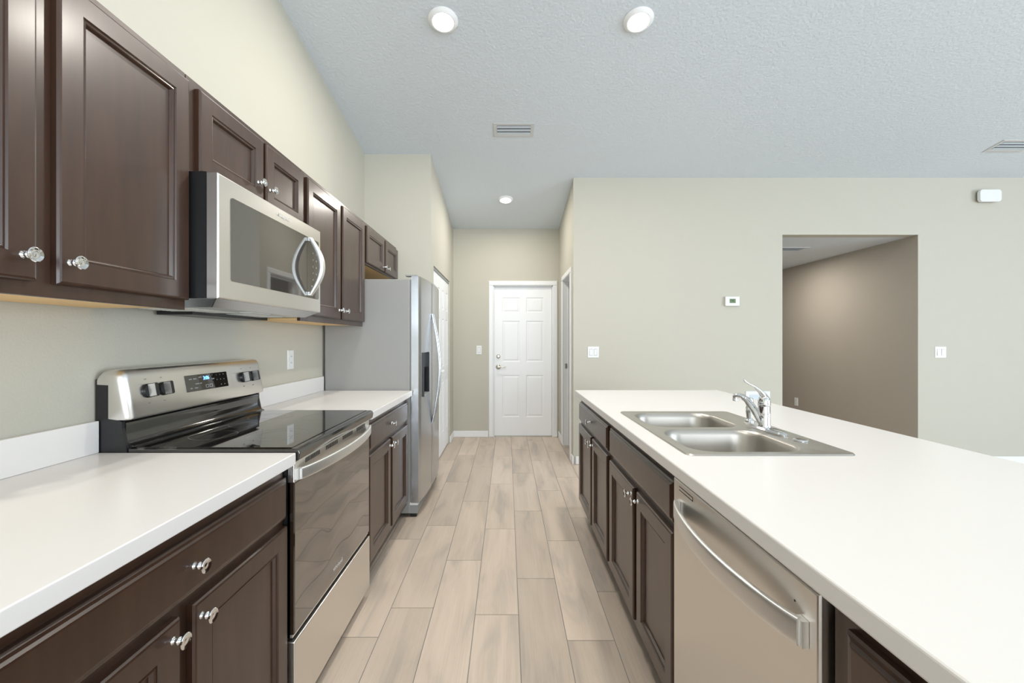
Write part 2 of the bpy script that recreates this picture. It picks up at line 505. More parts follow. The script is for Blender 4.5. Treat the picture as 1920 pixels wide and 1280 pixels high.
# panelled entry door at the end of the hall
SIXP = [(0, 0), (.010, -.006), (.018, -.006), (.034, -.001)]
dr = boxo('door_1', (-0.170, 0.588, 5.668, 5.70, 0.012, 1.974), 'door', kind='structure', origin=(0.21, 5.66, 0.012))
bpy.data.meshes.remove(dr.data)
dw, dh = 0.758, 1.962
bm = bmesh.new()
cl = []
for c0, c1 in ((0.105, 0.338), (0.420, 0.653)):
    cl += [(c0, c1, 0.245, 0.800), (c0, c1, 0.975, 1.515), (c0, c1, 1.625, 1.825)]
panel_slab(bm, lambda a, b, h: (-0.170 + a, 5.645 - h, 0.012 + b), dw, dh, cl, SIXP, 0.04)
dr = finish('door_1', bm, 'door', origin=(0.21, 5.665, 0.012)); dr['kind'] = 'structure'
bm = bmesh.new()
lathe(bm, [(.027, 0), (.028, .004), (.022, .012), (.020, .022), (.012, .024), (0, .024)], (-0.118, 5.645, 1.058), (0, -1, 0), 24)
box(bm, -0.121, -0.115, 5.612, 5.622, 1.046, 1.070)
finish('deadbolt', bm, 'nickel', dr, smooth=True)
bm = bmesh.new()
lathe(bm, [(.031, 0), (.032, .005), (.026, .012), (.012, .016), (.011, .045), (0, .047)], (-0.118, 5.645, 0.918), (0, -1, 0), 24)
sweep(bm, [(-0.122, 5.602, .918), (-0.09, 5.600, .920), (-0.05, 5.604, .914), (-0.015, 5.608, .918)], (0, 0, 1), [(.011, .008), (.010, .007), (.008, .006), (.006, .004)])
finish('lever_handle', bm, 'nickel', dr, smooth=True)
boxo('trim_6', (-0.172, 0.59, 5.615, 5.70, 0.001, 0.011), 'nickel', kind='structure')

# bifold pantry doors: four leaves
bfl = (5.268 - 4.124) / 4
bf = bpy.data.objects.new('door_2', None); C.objects.link(bf); bf.location = (-0.745, 4.7, 0.0); bf['kind'] = 'structure'
for k in range(4):
    a = 4.124 + bfl * k
    bm = bmesh.new()
    cw = (0.075, bfl - 0.078)
    panel_slab(bm, lambda p, q, h: (-0.728 + h, a + p, 0.015 + q), bfl - .003, 1.95, [(*cw, .22, .80), (*cw, .96, 1.50), (*cw, 1.60, 1.82)], SIXP, 0.034)
    lf = finish('door_leaf', bm, 'door', bf)
    if k in (1, 2):
        bm = bmesh.new()
        lathe(bm, [(.010, 0), (.008, .010), (.016, .018), (.018, .026), (.012, .032), (0, .033)], (-0.728, a + (bfl - .035 if k == 1 else .035), 0.93), (1, 0, 0), 16)
        finish('door_knob', bm, 'trim', lf, smooth=True)
boxo('track', (-0.775, -0.72, 4.1215, 5.2685, 1.967, 1.994), 'greyplastic', bf)

# ------------------------------------------------------------------ cabinets
DOOR = [(0, .013), (.003, .0175), (.007, .019), (.056, .019), (.0585, .0148), (.0635, .0160), (.0665, .0145), (.070, .0065)]
DRAW = [(0, .010), (.004, .0135), (.010, .0145), (.014, .019), (.018, .0195)]
def knob_mesh():
    bm = bmesh.new()
    lathe(bm, [(.0085, 0), (.0085, .0015), (.0050, .004), (.0048, .007), (.0078, .009), (.0085, .0115), (.0078, .014), (.0046, .016), (.0046, .0195),
               (.0125, .0225), (.0155, .0250), (.0160, .0268), (.0145, .0283), (.0105, .0272), (.0080, .0262), (.0045, .0268), (0, .0274)], (0, 0, 0), (1, 0, 0), 28)
    bmesh.ops.recalc_face_normals(bm, faces=bm.faces)
    me = bpy.data.meshes.new('knob'); bm.to_mesh(me); bm.free()
    me.materials.append(M['chrome'])
    for p in me.polygons: p.use_smooth = True
    me.set_sharp_from_angle(angle=math.radians(60))
    return me
KNOB = knob_mesh()

def cabinet(name, label, s, xf, xw, y0, y1, z0, z1, doors, drawers=(), toe=True, group=None, maple=False):
    """s: +1 faces +x; xf front plane of the doors, xw back plane"""
    fr = xf - s * .0195
    root = thing(name, label, 'cabinet', ((xf + xw) / 2, (y0 + y1) / 2, z0), group)
    lo, hi = min(xw, fr), max(xw, fr)
    bm = bmesh.new()
    zb = z0 + (.10 if toe else 0)
    if maple:
        f0, f1 = (fr - .019, fr) if s > 0 else (fr, fr + .019)
        box(bm, f0, f1, y0, y1, zb, z1)                       # face frame
        q0, q1 = (lo, f0) if s > 0 else (f1, hi)
        box(bm, q0, q1, y0, y1, zb + .014, z1)                # carcass
    else:
        box(bm, lo, hi, y0, y1, zb, z1)
    finish('body', bm, 'wood', root, bevel=0.0012, seg=1)
    if maple:
        boxo('underside', (q0 + .001, q1 - .001, y0 + .001, y1 - .001, zb + .006, zb + .0138), 'maple', root)
    if toe:
        t0, t1 = (lo, fr - .075) if s > 0 else (fr + .075, hi)
        boxo('toe_kick', (t0, t1, y0 + .001, y1 - .001, z0 + .001, zb - .0005), 'dark', root)
    f = lambda a, b, h: (fr + s * (h + .0005), a, b)
    for kind, lst, prof in (('door', doors, DOOR), ('drawer', drawers, DRAW)):
        for d in lst:
            bm = bmesh.new()
            rings(bm, f, d[0], d[1], d[2], d[3], prof, back=0.0)
            o = finish(kind, bm, 'wood', root, origin=(fr, (d[0] + d[1]) / 2, d[2]))
            if len(d) > 4 and d[4]:
                k = bpy.data.objects.new('knob', KNOB); C.objects.link(k); k.parent = o
                face = .0195 + (.0 if True else 0)
                k.location = Vector((fr + s * face, d[4][0], d[4][1])) - root_world(o)
                if s < 0: k.rotation_euler = (0, 0, PI)
    return root

LX, LW = -0.70, XL + .002            # base cabinets on the left wall
DZ0, DZ1, RZ0, RZ1, BT = 0.140, 0.682, 0.706, 0.836, 0.8755
c1 = cabinet('base_cabinet', 'dark espresso base cabinet left of the range, one wide drawer over two doors', 1, LX, LW, 0.459, 1.368, 0, BT,
        [(0.505, 0.917, DZ0, DZ1, (0.895, .645)), (0.956, 1.364, DZ0, DZ1, (0.978, .645))], [(0.505, 1.364, RZ0, RZ1, (0.955, .771))])
cabinet('base_cabinet', 'dark espresso base cabinet at the near end of the left run, beside the viewer', 1, LX, LW, -0.46, 0.457, 0, BT,
        [(-0.41, 0.0, DZ0, DZ1, (-0.022, .645)), (0.04, 0.41, DZ0, DZ1, (0.062, .645))], [(-0.41, 0.41, RZ0, RZ1, (0.0, .771))])
cabinet('base_cabinet', 'narrow-looking espresso base cabinet between the range and the refrigerator', 1, LX, LW, 2.139, 3.046, 0, BT,
        [(2.175, 2.570, DZ0, DZ1, (2.548, .645)), (2.605, 3.010, DZ0, DZ1, (2.628, .645))], [(2.175, 3.010, RZ0, RZ1, (2.585, .771))])
IX, IW = 0.51, 1.13
cabinet('base_cabinet', 'island cabinet at the far end with a drawer above two doors', -1, IX, IW, 2.147, 3.052, 0, BT,
        [(2.19, 2.572, DZ0, DZ1, (2.552, .645)), (2.612, 3.045, DZ0, DZ1, (2.636, .645))], [(2.19, 3.045, RZ0, RZ1, (2.62, .771))])
cabinet('sink_cabinet', 'island sink base cabinet with a blank false drawer front over two doors', -1, IX, IW, 1.311, 2.145, 0, BT - .2,
        [(1.325, 1.690, DZ0, .6755, (1.666, .645)), (1.732, 2.138, DZ0, .6755, (1.756, .645))])
sc_ = [o for o in bpy.data.objects if o.name.startswith('sink_cabinet')][0]
boxo('face_frame', (IX + .0195, IX + .04, 1.311, 2.145, BT - .2, BT), 'wood', sc_)
boxo('side_panel', (IX + .04, IW, 1.311, 1.325, BT - .2, BT), 'wood', sc_)
boxo('side_panel', (IX + .04, IW, 2.131, 2.145, BT - .2, BT), 'wood', sc_)
bm = bmesh.new(); rings(bm, lambda a, b, h: (IX + .019 - h, a, b), 1.325, 2.138, RZ0, RZ1, DRAW, back=0.0)
finish('false_drawer_front', bm, 'wood', sc_)
cabinet('base_cabinet', 'dark island cabinet right of the dishwasher, cut off by the lower right corner', -1, IX, IW, -0.30, 0.690, 0, BT,
        [(-0.26, 0.17, DZ0, DZ1, (0.15, .645)), (0.21, 0.650, DZ0, DZ1, (0.235, .645))], [(-0.26, 0.650, RZ0, RZ1, (0.2, .771))])
UX = -1.015
UZ0, UZ1 = 1.372, 2.132
cabinet('wall_cabinet', 'large espresso wall cabinet in the upper left, two tall doors with chrome knobs', 1, UX, LW, 0.459, 1.370, UZ0, UZ1,
        [(0.50, 0.924, 1.403, 2.106, (0.895, 1.455)), (0.966, 1.366, 1.403, 2.106, (0.992, 1.455))], toe=False, maple=True)
cabinet('wall_cabinet', 'short two-door espresso wall cabinet directly above the microwave', 1, UX, LW, 1.373, 2.135, 1.822, UZ1,
        [(1.412, 1.782, 1.834, 2.106, (1.742, 1.918)), (1.802, 2.131, 1.834, 2.106, (1.828, 1.915))], toe=False, maple=True)
cabinet('wall_cabinet', 'tall two-door espresso wall cabinet between the microwave and the refrigerator', 1, UX, LW, 2.137, 3.050, UZ0, UZ1,
        [(2.177, 2.606, 1.403, 2.106, (2.580, 1.455)), (2.640, 3.046, 1.403, 2.106, (2.666, 1.455))], toe=False, maple=True)
cabinet('wall_cabinet', 'short espresso wall cabinet hanging over the refrigerator', 1, UX, LW, 3.054, 3.975, 1.828, UZ1,
        [(3.095, 3.535, 1.840, 2.106, (3.508, 1.874)), (3.572, 3.965, 1.840, 2.106, (3.600, 1.874))], toe=False, maple=True)

# ------------------------------------------------------------------ countertops
CZ0, CZ1 = 0.876, 0.914
def counter_left(label, y0, y1):
    bm = bmesh.new(); box(bm, XL + .001, -0.678, y0, y1, CZ0, CZ1)
    o = finish('countertop', bm, 'counter', origin=(-1.0, (y0 + y1) / 2, CZ0), bevel=0.003, seg=3)
    tag(o, label, 'countertop')
    boxo('backsplash', (XL + .001, XL + .020, y0, y1, CZ1 + .0003, CZ1 + .102), 'counter', o, bevel=0.002)
    return o
counter_left('white laminate countertop left of the range with low backsplash', -0.75, 1.370)
counter_left('small white countertop between the range and the refrigerator', 2.137, 3.052)
# island top with a cut-out for the sink
bm = bmesh.new()
X = [0.488, 0.585, 1.075, 1.517]; Y = [-0.75, 1.355, 2.120, 3.080]
g = {}
for zi, z in enumerate((CZ0, CZ1)):
    for i, x in enumerate(X):
        for j, y in enumerate(Y): g[i, j, zi] = bm.verts.new((x, y, z))
for i in range(3):
    for j in range(3):
        if (i, j) == (1, 1): continue
        bm.faces.new((g[i, j, 1], g[i + 1, j, 1], g[i + 1, j + 1, 1], g[i, j + 1, 1]))
        bm.faces.new((g[i, j, 0], g[i, j + 1, 0], g[i + 1, j + 1, 0], g[i + 1, j, 0]))
for i in range(3):
    for j in (0, 3): bm.faces.new((g[i, j, 0], g[i + 1, j, 0], g[i + 1, j, 1], g[i, j, 1]))
for j in range(3):
    for i in (0, 3): bm.faces.new((g[i, j, 0], g[i, j + 1, 0], g[i, j + 1, 1], g[i, j, 1]))
for i in (1, 2): bm.faces.new((g[i, 1, 0], g[i, 2, 0], g[i, 2, 1], g[i, 1, 1]))
for j in (1, 2): bm.faces.new((g[1, j, 0], g[2, j, 0], g[2, j, 1], g[1, j, 1]))
o = finish('island_countertop', bm, 'counter', origin=(1.0, 1.2, CZ0), bevel=0.005, seg=3)
tag(o, 'long white laminate island countertop holding the steel sink', 'countertop')
boxo('knee_wall', (1.131, 1.235, -0.70, 3.05, 0.0, CZ0 - .0005), 'wall', kind='structure')

# ------------------------------------------------------------------ range
RY0, RY1 = 1.373, 2.133
rg = thing('range', 'freestanding stainless electric range with black glass cooktop between the two left counters', 'oven', (-1.0, 1.753, 0))
bm = bmesh.new()
box(bm, XL + .01, -0.712, RY0 + .003, RY1 - .003, 0.03, 0.905)
for yy in (RY0 + .06, RY1 - .06):
    for xx in (-1.25, -0.78): box(bm, xx - .02, xx + .02, yy - .02, yy + .02, 0, .03)
finish('body', bm, 'black', rg)
# cooktop: glass in a thin raised rim, sloping front lip
bm = bmesh.new()
pr = [(-1.222, .906), (-1.222, .925), (-0.682, .925), (-0.672, .921), (-0.668, .910), (-0.672, .888), (-0.70, .886), (-0.711, .9055)]
prism(bm, pr, lambda a, b, h: (a, h, b), RY0 + .002, RY1 - .002)
finish('cooktop_frame', bm, 'enamel', rg, bevel=0.002)
ct = boxo('cooktop_glass', (-1.205, -0.700, RY0 + .012, RY1 - .012, 0.9252, 0.9275), 'gloss', rg, bevel=0.001)
for (bx, by, r) in ((-1.075, RY0 + .19, .075), (-1.075, RY1 - .19, .090), (-0.845, RY0 + .20, .105), (-0.845, RY1 - .20, .080), (-1.085, 1.753, .05)):
    for rr in (r, r * .62) if r > .085 else (r,):
        bm = bmesh.new()
        N_ = 56
        for k in range(N_):
            t0, t1 = 2 * PI * k / N_, 2 * PI * (k + 1) / N_
            q = [bm.verts.new((bx + R_ * math.cos(t), by + R_ * math.sin(t), .92765)) for R_, t in ((rr, t0), (rr + .0012, t0), (rr + .0012, t1), (rr, t1))]
            bm.faces.new(q)
        finish('burner_ring', bm, 'mark', ct)
# backguard: black curved lower part
bm = bmesh.new()
pts = [(-1.318, .906), (-1.318, 1.010), (-1.246, 1.010), (-1.238, 1.006), (-1.2365, .996), (-1.2385, .975), (-1.237, .955), (-1.229, .940), (-1.213, .932), (-1.206, .930), (-1.206, .9285), (-1.222, .9285), (-1.222, .906)]
prism(bm, pts, lambda a, b, h: (a, h, b), RY0 + .012, RY1 - .012)
finish('backguard_base', bm, 'enamel', rg, smooth=True)
bm = bmesh.new(); prism(bm, [(-1.325, .906), (-1.325, 1.149), (-1.2655, 1.149), (-1.2635, 1.021), (-1.2400, 1.012), (-1.2400, .990), (-1.222, .906)], lambda a, b, h: (a, h, b), RY0, RY0 + .0115); finish('side_panel', bm, 'black', rg)
bm = bmesh.new(); prism(bm, [(-1.325, .906), (-1.325, 1.149), (-1.2655, 1.149), (-1.2635, 1.021), (-1.2400, 1.012), (-1.2400, .990), (-1.222, .906)], lambda a, b, h: (a, h, b), RY1 - .0115, RY1); finish('side_panel', bm, 'black', rg)
boxo('vent_gap', (-1.300, -1.248, RY0 + .014, RY1 - .014, 1.0101, 1.0255), 'dark', rg)
# steel console: rounded profile, swept along y with rounded ends
bm = bmesh.new()
cp = [(-1.262, 1.022), (-1.262, 1.150), (-1.318, 1.152), (-1.318, 1.165), (-1.305, 1.178), (-1.262, 1.181), (-1.247, 1.178), (-1.238, 1.168), (-1.234, 1.150), (-1.211, 1.024), (-1.214, 1.018), (-1.235, 1.018)]
n_ = len(cp)
secs = []
for yy, sh in ((RY0 - .002, .020), (RY0 + .003, .009), (RY0 + .012, .002), (RY0 + .022, 0), (RY1 - .022, 0), (RY1 - .012, .002), (RY1 - .003, .009), (RY1 + .002, .020)):
    row = []
    for a, b in cp:
        aa = a - sh * (1 if a > -1.27 else 0); bb = b - sh * (1 if b > 1.1 else 0)
        row.append(bm.verts.new((aa, yy, bb)))
    secs.append(row)
for r0, r1 in zip(secs, secs[1:]):
    for k in range(n_): bm.faces.new((r0[k], r0[(k + 1) % n_], r1[(k + 1) % n_], r1[k]))
bm.faces.new(secs[0][::-1]); bm.faces.new(secs[-1])
con = finish('console', bm, 'steel', rg, smooth=True)
# console face frame: direction up the sloped face
cu = Vector((-1.234 + 1.211, 0, 1.150 - 1.024)).normalized(); cn = Vector((cu.z, 0, -cu.x))
def cpt(y, h, out=0.0): return Vector((-1.211, y, 1.024)) + cu * h + cn * out
fcon = lambda a, b, h: cpt(a, b, h)
bm = bmesh.new(); rings(bm, fcon, 1.625, 1.868, 0.052, 0.116, [(0, .0012), (.001, .002)], back=0.0002)
dsp = finish('display_panel', bm, 'gloss', con)
text('clock_digits', '3:06', 0.020, 'digits', dsp, cpt(1.738, .099, .0026), (0, 1, 0), cu)
marks = [('BAKE', 1.652, .100), ('BROIL', 1.676, .100), ('TIMER', 1.704, .104), ('OFF', 1.704, .080), ('CLEAN', 1.684, .080), ('ON', 1.650, .064), ('LOCK', 1.676, .064),
         ('+', 1.775, .108), ('START', 1.776, .092), ('-', 1.776, .080), ('1', 1.800, .106), ('2', 1.822, .106), ('3', 1.800, .086), ('4', 1.822, .086), ('5', 1.844, .086), ('0', 1.822, .064), ('6', 1.844, .064), ('9', 1.844, .106)]
for t_, y_, h_ in marks:
    text('button_mark', t_, 0.0065, 'lightmark', dsp, cpt(y_, h_, .0024), (0, 1, 0), cu, 0.0003)
for y_ in (1.738, 1.760):
    bm = bmesh.new()
    for a0, a1, b0, b1 in ((-.008, .008, -.006, -.005), (-.008, .008, .005, .006), (-.008, -.007, -.005, .005), (.007, .008, -.005, .005)):
        rings(bm, fcon, y_ + a0, y_ + a1, .066 + b0, .066 + b1, [(0, .0026)], back=.0021)
    finish('button_outline', bm, 'lightmark', dsp)
for y_ in (1.452, 1.518, 1.975, 2.045):
    k0 = cpt(y_, .080, .0)
    bm = bmesh.new()
    lathe(bm, [(.024, .0003), (.024, .008), (.022, .012), (.012, .013), (0, .013)], k0, cn, 28, sx=1.0)
    kb = finish('control_knob', bm, 'black', con, smooth=True)
    bm = bmesh.new()
    fg = lambda a, b, h: k0 + Vector((0, 1, 0)) * a + cu * b + cn * h
    prism(bm, rrect(-.0075, .0075, -.023, .023, .006, 4), fg, .008, .036)
    finish('knob_grip', bm, 'black', kb, bevel=0.0015)
    bm = bmesh.new()
    for e in (-1,):
        prism(bm, rrect(e * .0078 - .0007, e * .0078 + .0007, -.021, .021, .0005, 2), fg, .013, .0364)
    finish('knob_edge', bm, 'knobedge', kb)
    for t_, dy, dh_ in (('OFF', 0, .040), ('LO', -.034, -.012), ('HI', .030, -.016), ('MED', 0, -.042)):
        if t_ in ('LO', 'HI') and y_ in (1.518, 1.975) : pass
        text('dial_mark', t_, 0.0055, 'mark', con, cpt(y_ + dy * .6, .080 + dh_, .0003), (0, 1, 0), cu, 0.0003)
# oven door
fx = -0.688
bm = bmesh.new()
box(bm, -0.711, fx, RY0 + .006, RY1 - .006, 0.813, 0.880)
od = finish('door_top_band', bm, 'steel', rg, bevel=0.003)
for grp in range(4):
    bm = bmesh.new()
    for k in range(11):
        y_ = 1.455 + grp * .165 + k * .0105
        box(bm, fx - .001, fx + .0006, y_, y_ + .0055, 0.858, 0.874)
    finish('vent_slots', bm, 'dark', od)
bm = bmesh.new(); rings(bm, lambda a, b, h: (fx - .014 + h, a, b), RY0 + .007, RY1 - .007, 0.322, 0.8125, [(0, .011), (.003, .014)], back=-.008)
gd = finish('oven_door_glass', bm, 'oven', rg)
boxo('door_liner', (-0.711, -0.7025, RY0 + .007, RY1 - .007, 0.31, 0.812), 'black', rg)
text('logo', 'Whirlpool', 0.022, 'logo', gd, (fx + .0006, 1.735, 0.362), (0, 1, 0), (0, 0, 1), 0.0004)
boxo('door_bottom_trim', (-0.711, fx - .006, RY0 + .007, RY1 - .007, 0.312, 0.3215), 'handle', rg)
boxo('storage_drawer', (-0.711, fx + .002, RY0 + .004, RY1 - .004, 0.048, 0.300), 'steel', rg, bevel=0.003)
# bow handle: flat strap, bowed away from the door, ends on the band
def bow(name, root, x_end, s, y0, y1, zc, hh, bulge, m='handle', th=.007, cap=True):
    bm = bmesh.new(); pts = []
    n = 28
    for k in range(n + 1):
        t = k / n; b = 1 - (2 * t - 1) ** 2
        pts.append((x_end + s * (.010 + bulge * b ** .85), y0 + (y1 - y0) * t, zc))
    sweep(bm, pts, (0, 0, 1), (hh, th), n=20, power=5)
    for yy in (y0, y1):
        a, b = sorted((x_end + s * .0005, x_end + s * .012))
        box(bm, a, b, yy - .010, yy + .010, zc - hh * .95, zc + hh * .95)
    return finish(name, bm, m, root, smooth=True)
h_ = bow('handle', rg, fx, 1, RY0 + .028, RY1 - .028, 0.838, .019, .042)

# ------------------------------------------------------------------ microwave
mw = thing('microwave', 'stainless over-the-range microwave with smoked glass door and arched handle', 'microwave', (-1.1, 1.754, 1.385))
MZ0, MZ1, MX = 1.411, 1.816, -0.932
boxo('body', (XL + .003, -0.9705, RY0 + .004, RY1 - .004, MZ0 + .001, MZ1 + .004), 'black', mw)
bm = bmesh.new()
f = lambda a, b, h: (MX - .037 + h, a, b)
rings(bm, f, RY0 + .003, RY1 - .003, MZ0, MZ1, [(0, .033), (.0015, .0355), (.004, .037)], back=0.0)
md = finish('door', bm, 'steel', mw)
bm = bmesh.new()
f2 = lambda a, b, h: (MX + h, a, b)
prism(bm, rrect(1.437, 2.108, 1.474, 1.757, .012, 4), f2, -.003, .0012)
gl = finish('door_glass', bm, 'mwglass', md)
bm = bmesh.new()
for b0 in (1.985, ):
    box(bm, MX + .0010, MX + .0016, b0, b0 + .0012, 1.476, 1.755)
finish('glass_seam', bm, 'dark', gl)
for i in range(6):
    for j in range(2):
        text('button_mark', ['1', '2', '3', '4', '5', '6', '7', '8', '9', '0', 'START', 'STOP'][i * 2 + j], 0.012, 'lightmark', gl, (MX + .0016, 2.045 + j * .035, 1.69 - i * .032), (0, 1, 0), (0, 0, 1), .0003)
text('logo', 'Whirlpool', 0.024, 'handle', md, (MX + .0008, 1.775, 1.787), (0, 1, 0), (0, 0, 1), 0.0006)
# arched handle
bm = bmesh.new(); pts = []; rs = []
for k in range(27):
    t = k / 26; b = math.sin(PI * t)
    pts.append((MX + .012 + .052 * b, 2.000 + 0.0 * b, 1.488 + .262 * t)); rs.append((.011 + .005 * b, .008 + .004 * b))
sweep(bm, pts, (0, 1, 0), rs, n=16, power=3)
box(bm, MX + .0015, MX + .016, 1.990, 2.010, 1.484, 1.500); box(bm, MX + .0015, MX + .016, 1.990, 2.010, 1.738, 1.754)
finish('handle', bm, 'handle', mw, smooth=True)
# underside: tapered hood base with filters and lamp lens
bm = bmesh.new()
def hexa(bm, lo, hi):
    a = [bm.verts.new(p) for p in lo]; b = [bm.verts.new(p) for p in hi]
    bm.faces.new(a[::-1]); bm.faces.new(b)
    for k in range(4): bm.faces.new((a[k], a[(k + 1) % 4], b[(k + 1) % 4], b[k]))
def rect(x0, x1, y0, y1, z): return [(x0, y0, z), (x1, y0, z), (x1, y1, z), (x0, y1, z)]
hexa(bm, rect(-1.30, -0.985, RY0 + .05, RY1 - .05, 1.385), rect(-1.315, -0.942, RY0 + .008, RY1 - .008, 1.4108))
hb = finish('hood_base', bm, 'steelv', mw, bevel=.002)
for y0_, y1_ in ((1.46, 1.72), (1.79, 2.05)):
    bm = bmesh.new(); box(bm, -1.26, -1.08, y0_, y1_, 1.3835, 1.3849)
    for k in range(12):
        yy = y0_ + .01 + k * (y1_ - y0_ - .02) / 12; box(bm, -1.255, -1.085, yy, yy + .008, 1.3825, 1.3836)
    finish('grease_filter', bm, 'handle', hb)
boxo('lamp_lens', (-1.06, -1.01, 1.69, 1.82, 1.3828, 1.3849), 'plastic', hb)
boxo('rear_lip', (-1.315, -1.18, 1.60, 2.10, 1.371, 1.3849), 'black', hb)

# ------------------------------------------------------------------ refrigerator
FY0, FY1, FZ = 3.064, 3.964, 1.712
fr = thing('refrigerator', 'side-by-side refrigerator with grey sides, steel doors and water dispenser', 'refrigerator', (-1.0, 3.51, 0))
boxo('body', (XL + .02, -0.700, FY0, FY1, 0.03, FZ), 'fridge', fr, bevel=0.004)
boxo('gasket', (-0.699, -0.691, FY0 + .012, FY1 - .012, 0.10, FZ - .005), 'greyplastic', fr)
def fdoor(name, y0, y1, hole=None):
    """convex door face along the whole front; straight in z"""
    bm = bmesh.new()
    yc, hw = (FY0 + FY1) / 2, (FY1 - FY0) / 2
    def xs(y): return -0.633 + .026 * (1 - ((y - yc) / hw) ** 2)
    n = 14; ys = [y0 + (y1 - y0) * k / n for k in range(n + 1)]
    if hole:
        ys = sorted(ys + [hole[0], hole[1]])
    zs = [0.105, FZ + .022] if not hole else [0.105, hole[2], hole[3], FZ + .022]
    bk = -0.690
    F = {}
    for i, y in enumerate(ys):
        for j, z in enumerate(zs):
            F[i, j] = bm.verts.new((xs(y) - (.006 if i in (0, len(ys) - 1) else 0), y, z))
    for i in range(len(ys) - 1):
        for j in range(len(zs) - 1):
            if hole and j == 1 and ys[i] >= hole[0] - 1e-6 and ys[i + 1] <= hole[1] + 1e-6: continue
            bm.faces.new((F[i, j], F[i + 1, j], F[i + 1, j + 1], F[i, j + 1]))
    B = {}
    for i, y in enumerate(ys):
        for j in (0, len(zs) - 1): B[i, j] = bm.verts.new((bk, y, zs[j]))
    J = len(zs) - 1
    for i in range(len(ys) - 1):
        bm.faces.new((F[i, 0], B[i, 0], B[i + 1, 0], F[i + 1, 0])); bm.faces.new((F[i, J], F[i + 1, J], B[i + 1, J], B[i, J]))
    for i in (0, len(ys) - 1):
        bm.faces.new([F[i, j] for j in range(J + 1)] + [B[i, J], B[i, 0]])
    bm.faces.new([B[i, 0] for i in range(len(ys))] + [B[i, J] for i in range(len(ys) - 1, -1, -1)])
    return finish(name, bm, 'steelv', fr, smooth=True), xs
D0, D1, D2, D3 = 3.155, 3.345, 0.855, 1.182
dl, xs = fdoor('freezer_door', FY0 + .002, 3.452, (D0, D1, D2, D3))
dr2, _ = fdoor('door', 3.458, FY1 - .002)
# dispenser recess
bm = bmesh.new()
xd = xs((D0 + D1) / 2) + .003
xb = xd - .055
ys_ = (D0 + .001, D1 - .001)
def qd(*p): bm.faces.new([bm.verts.new(q) for q in p])
qd((xb, ys_[0], D2), (xb, ys_[1], D2), (xb, ys_[1], D3), (xb, ys_[0], D3))
for y in ys_: qd((xb, y, D2), (xd, y, D2), (xd, y, D3), (xb, y, D3))
for z in (D2, D3): qd((xb, ys_[0], z), (xd, ys_[0], z), (xd, ys_[1], z), (xb, ys_[1], z))
ds = finish('dispenser_recess', bm, 'black', dl)
boxo('dispenser_panel', (xb + .001, xb + .034, D0 + .003, D1 - .003, 1.065, 1.179), 'gloss', ds, bevel=.003)
boxo('dispenser_paddle', (xb + .008, xb + .018, 3.225, 3.275, 0.93, 1.035), 'greyplastic', ds, bevel=.003)
boxo('drip_tray', (xb + .002, xd + .008, D0 + .004, D1 - .004, 0.856, 0.872), 'greyplastic', ds, bevel=.003)
for (yy, rt) in ((3.428, dl), (3.484, dr2)):
    bm = bmesh.new(); pts = []; x0_ = xs(yy)
    for k in range(31):
        t = k / 30; b = math.sin(PI * t)
        pts.append((x0_ + .006 + .055 * b, yy, 0.610 + .875 * t))
    sweep(bm, pts, (0, 1, 0), (.009, .008), n=14, power=3)
    finish('handle', bm, 'steelv', rt, smooth=True)
boxo('hinge_cover', (-0.735, -0.648, FY0 + .010, FY0 + .060, FZ + .0225, FZ + .034), 'greyplastic', fr, bevel=.003)
bm = bmesh.new(); box(bm, -0.76, -0.645, FY0 + .006, FY1 - .006, 0.028, 0.088)
for k in range(8): box(bm, -0.6452, -0.643, FY0 + .1 + k * .09, FY0 + .16 + k * .09, .045, .07)
finish('base_grille', bm, 'greyplastic', fr, bevel=.002)
boxo('hinge_bracket', (-0.705, -0.642, FY0 + .004, FY0 + .055, 0.0885, 0.1045), 'plastic', fr)
boxo('foot', (-0.70, -0.655, FY0 + .02, FY0 + .06, 0, .0275), 'black', fr)
boxo('foot', (-0.70, -0.655, FY1 - .06, FY1 - .02, 0, .0275), 'black', fr)
boxo('rear_foot', (-1.28, -1.24, FY0 + .02, FY1 - .02, 0, .0295), 'black', fr)

# ------------------------------------------------------------------ dishwasher
dw_ = thing('dishwasher', 'stainless dishwasher with bowed bar handle built into the island', 'dishwasher', (0.82, 1.0, 0))
WY0, WY1 = 0.697, 1.307
boxo('tub', (0.545, 1.125, WY0 + .004, WY1 - .004, 0.10, 0.872), 'black', dw_)
boxo('toe_panel', (0.575, 1.125, WY0 + .004, WY1 - .004, 0.001, 0.0995), 'black', dw_)
bm = bmesh.new(); rings(bm, lambda a, b, h: (0.5445 - h, a, b), WY0 + .0005, WY1 - .002, 0.118, 0.859, [(0, .030), (.0015, .034), (.004, .0355)], back=0.0)
ddr = finish('door', bm, 'steel', dw_)
bow('handle', ddr, 0.509, -1, WY0 + .032, WY1 - .045, 0.778, .024, .040)
bm = bmesh.new()
for z_ in (0.842, 0.832): box(bm, 0.5085, 0.5092, 1.17, 1.262, z_, z_ + .0022)
box(bm, 0.5085, 0.5092, 1.17, 1.1722, .8342, .842)
finish('status_mark', bm, 'dark', ddr)
bm = bmesh.new(); lathe(bm, [(.002, 0), (.002, .0005), (0, .0006)], (0.509, 0.755, 0.815), (-1, 0, 0), 10)
finish('vent_hole', bm, 'dark', ddr)

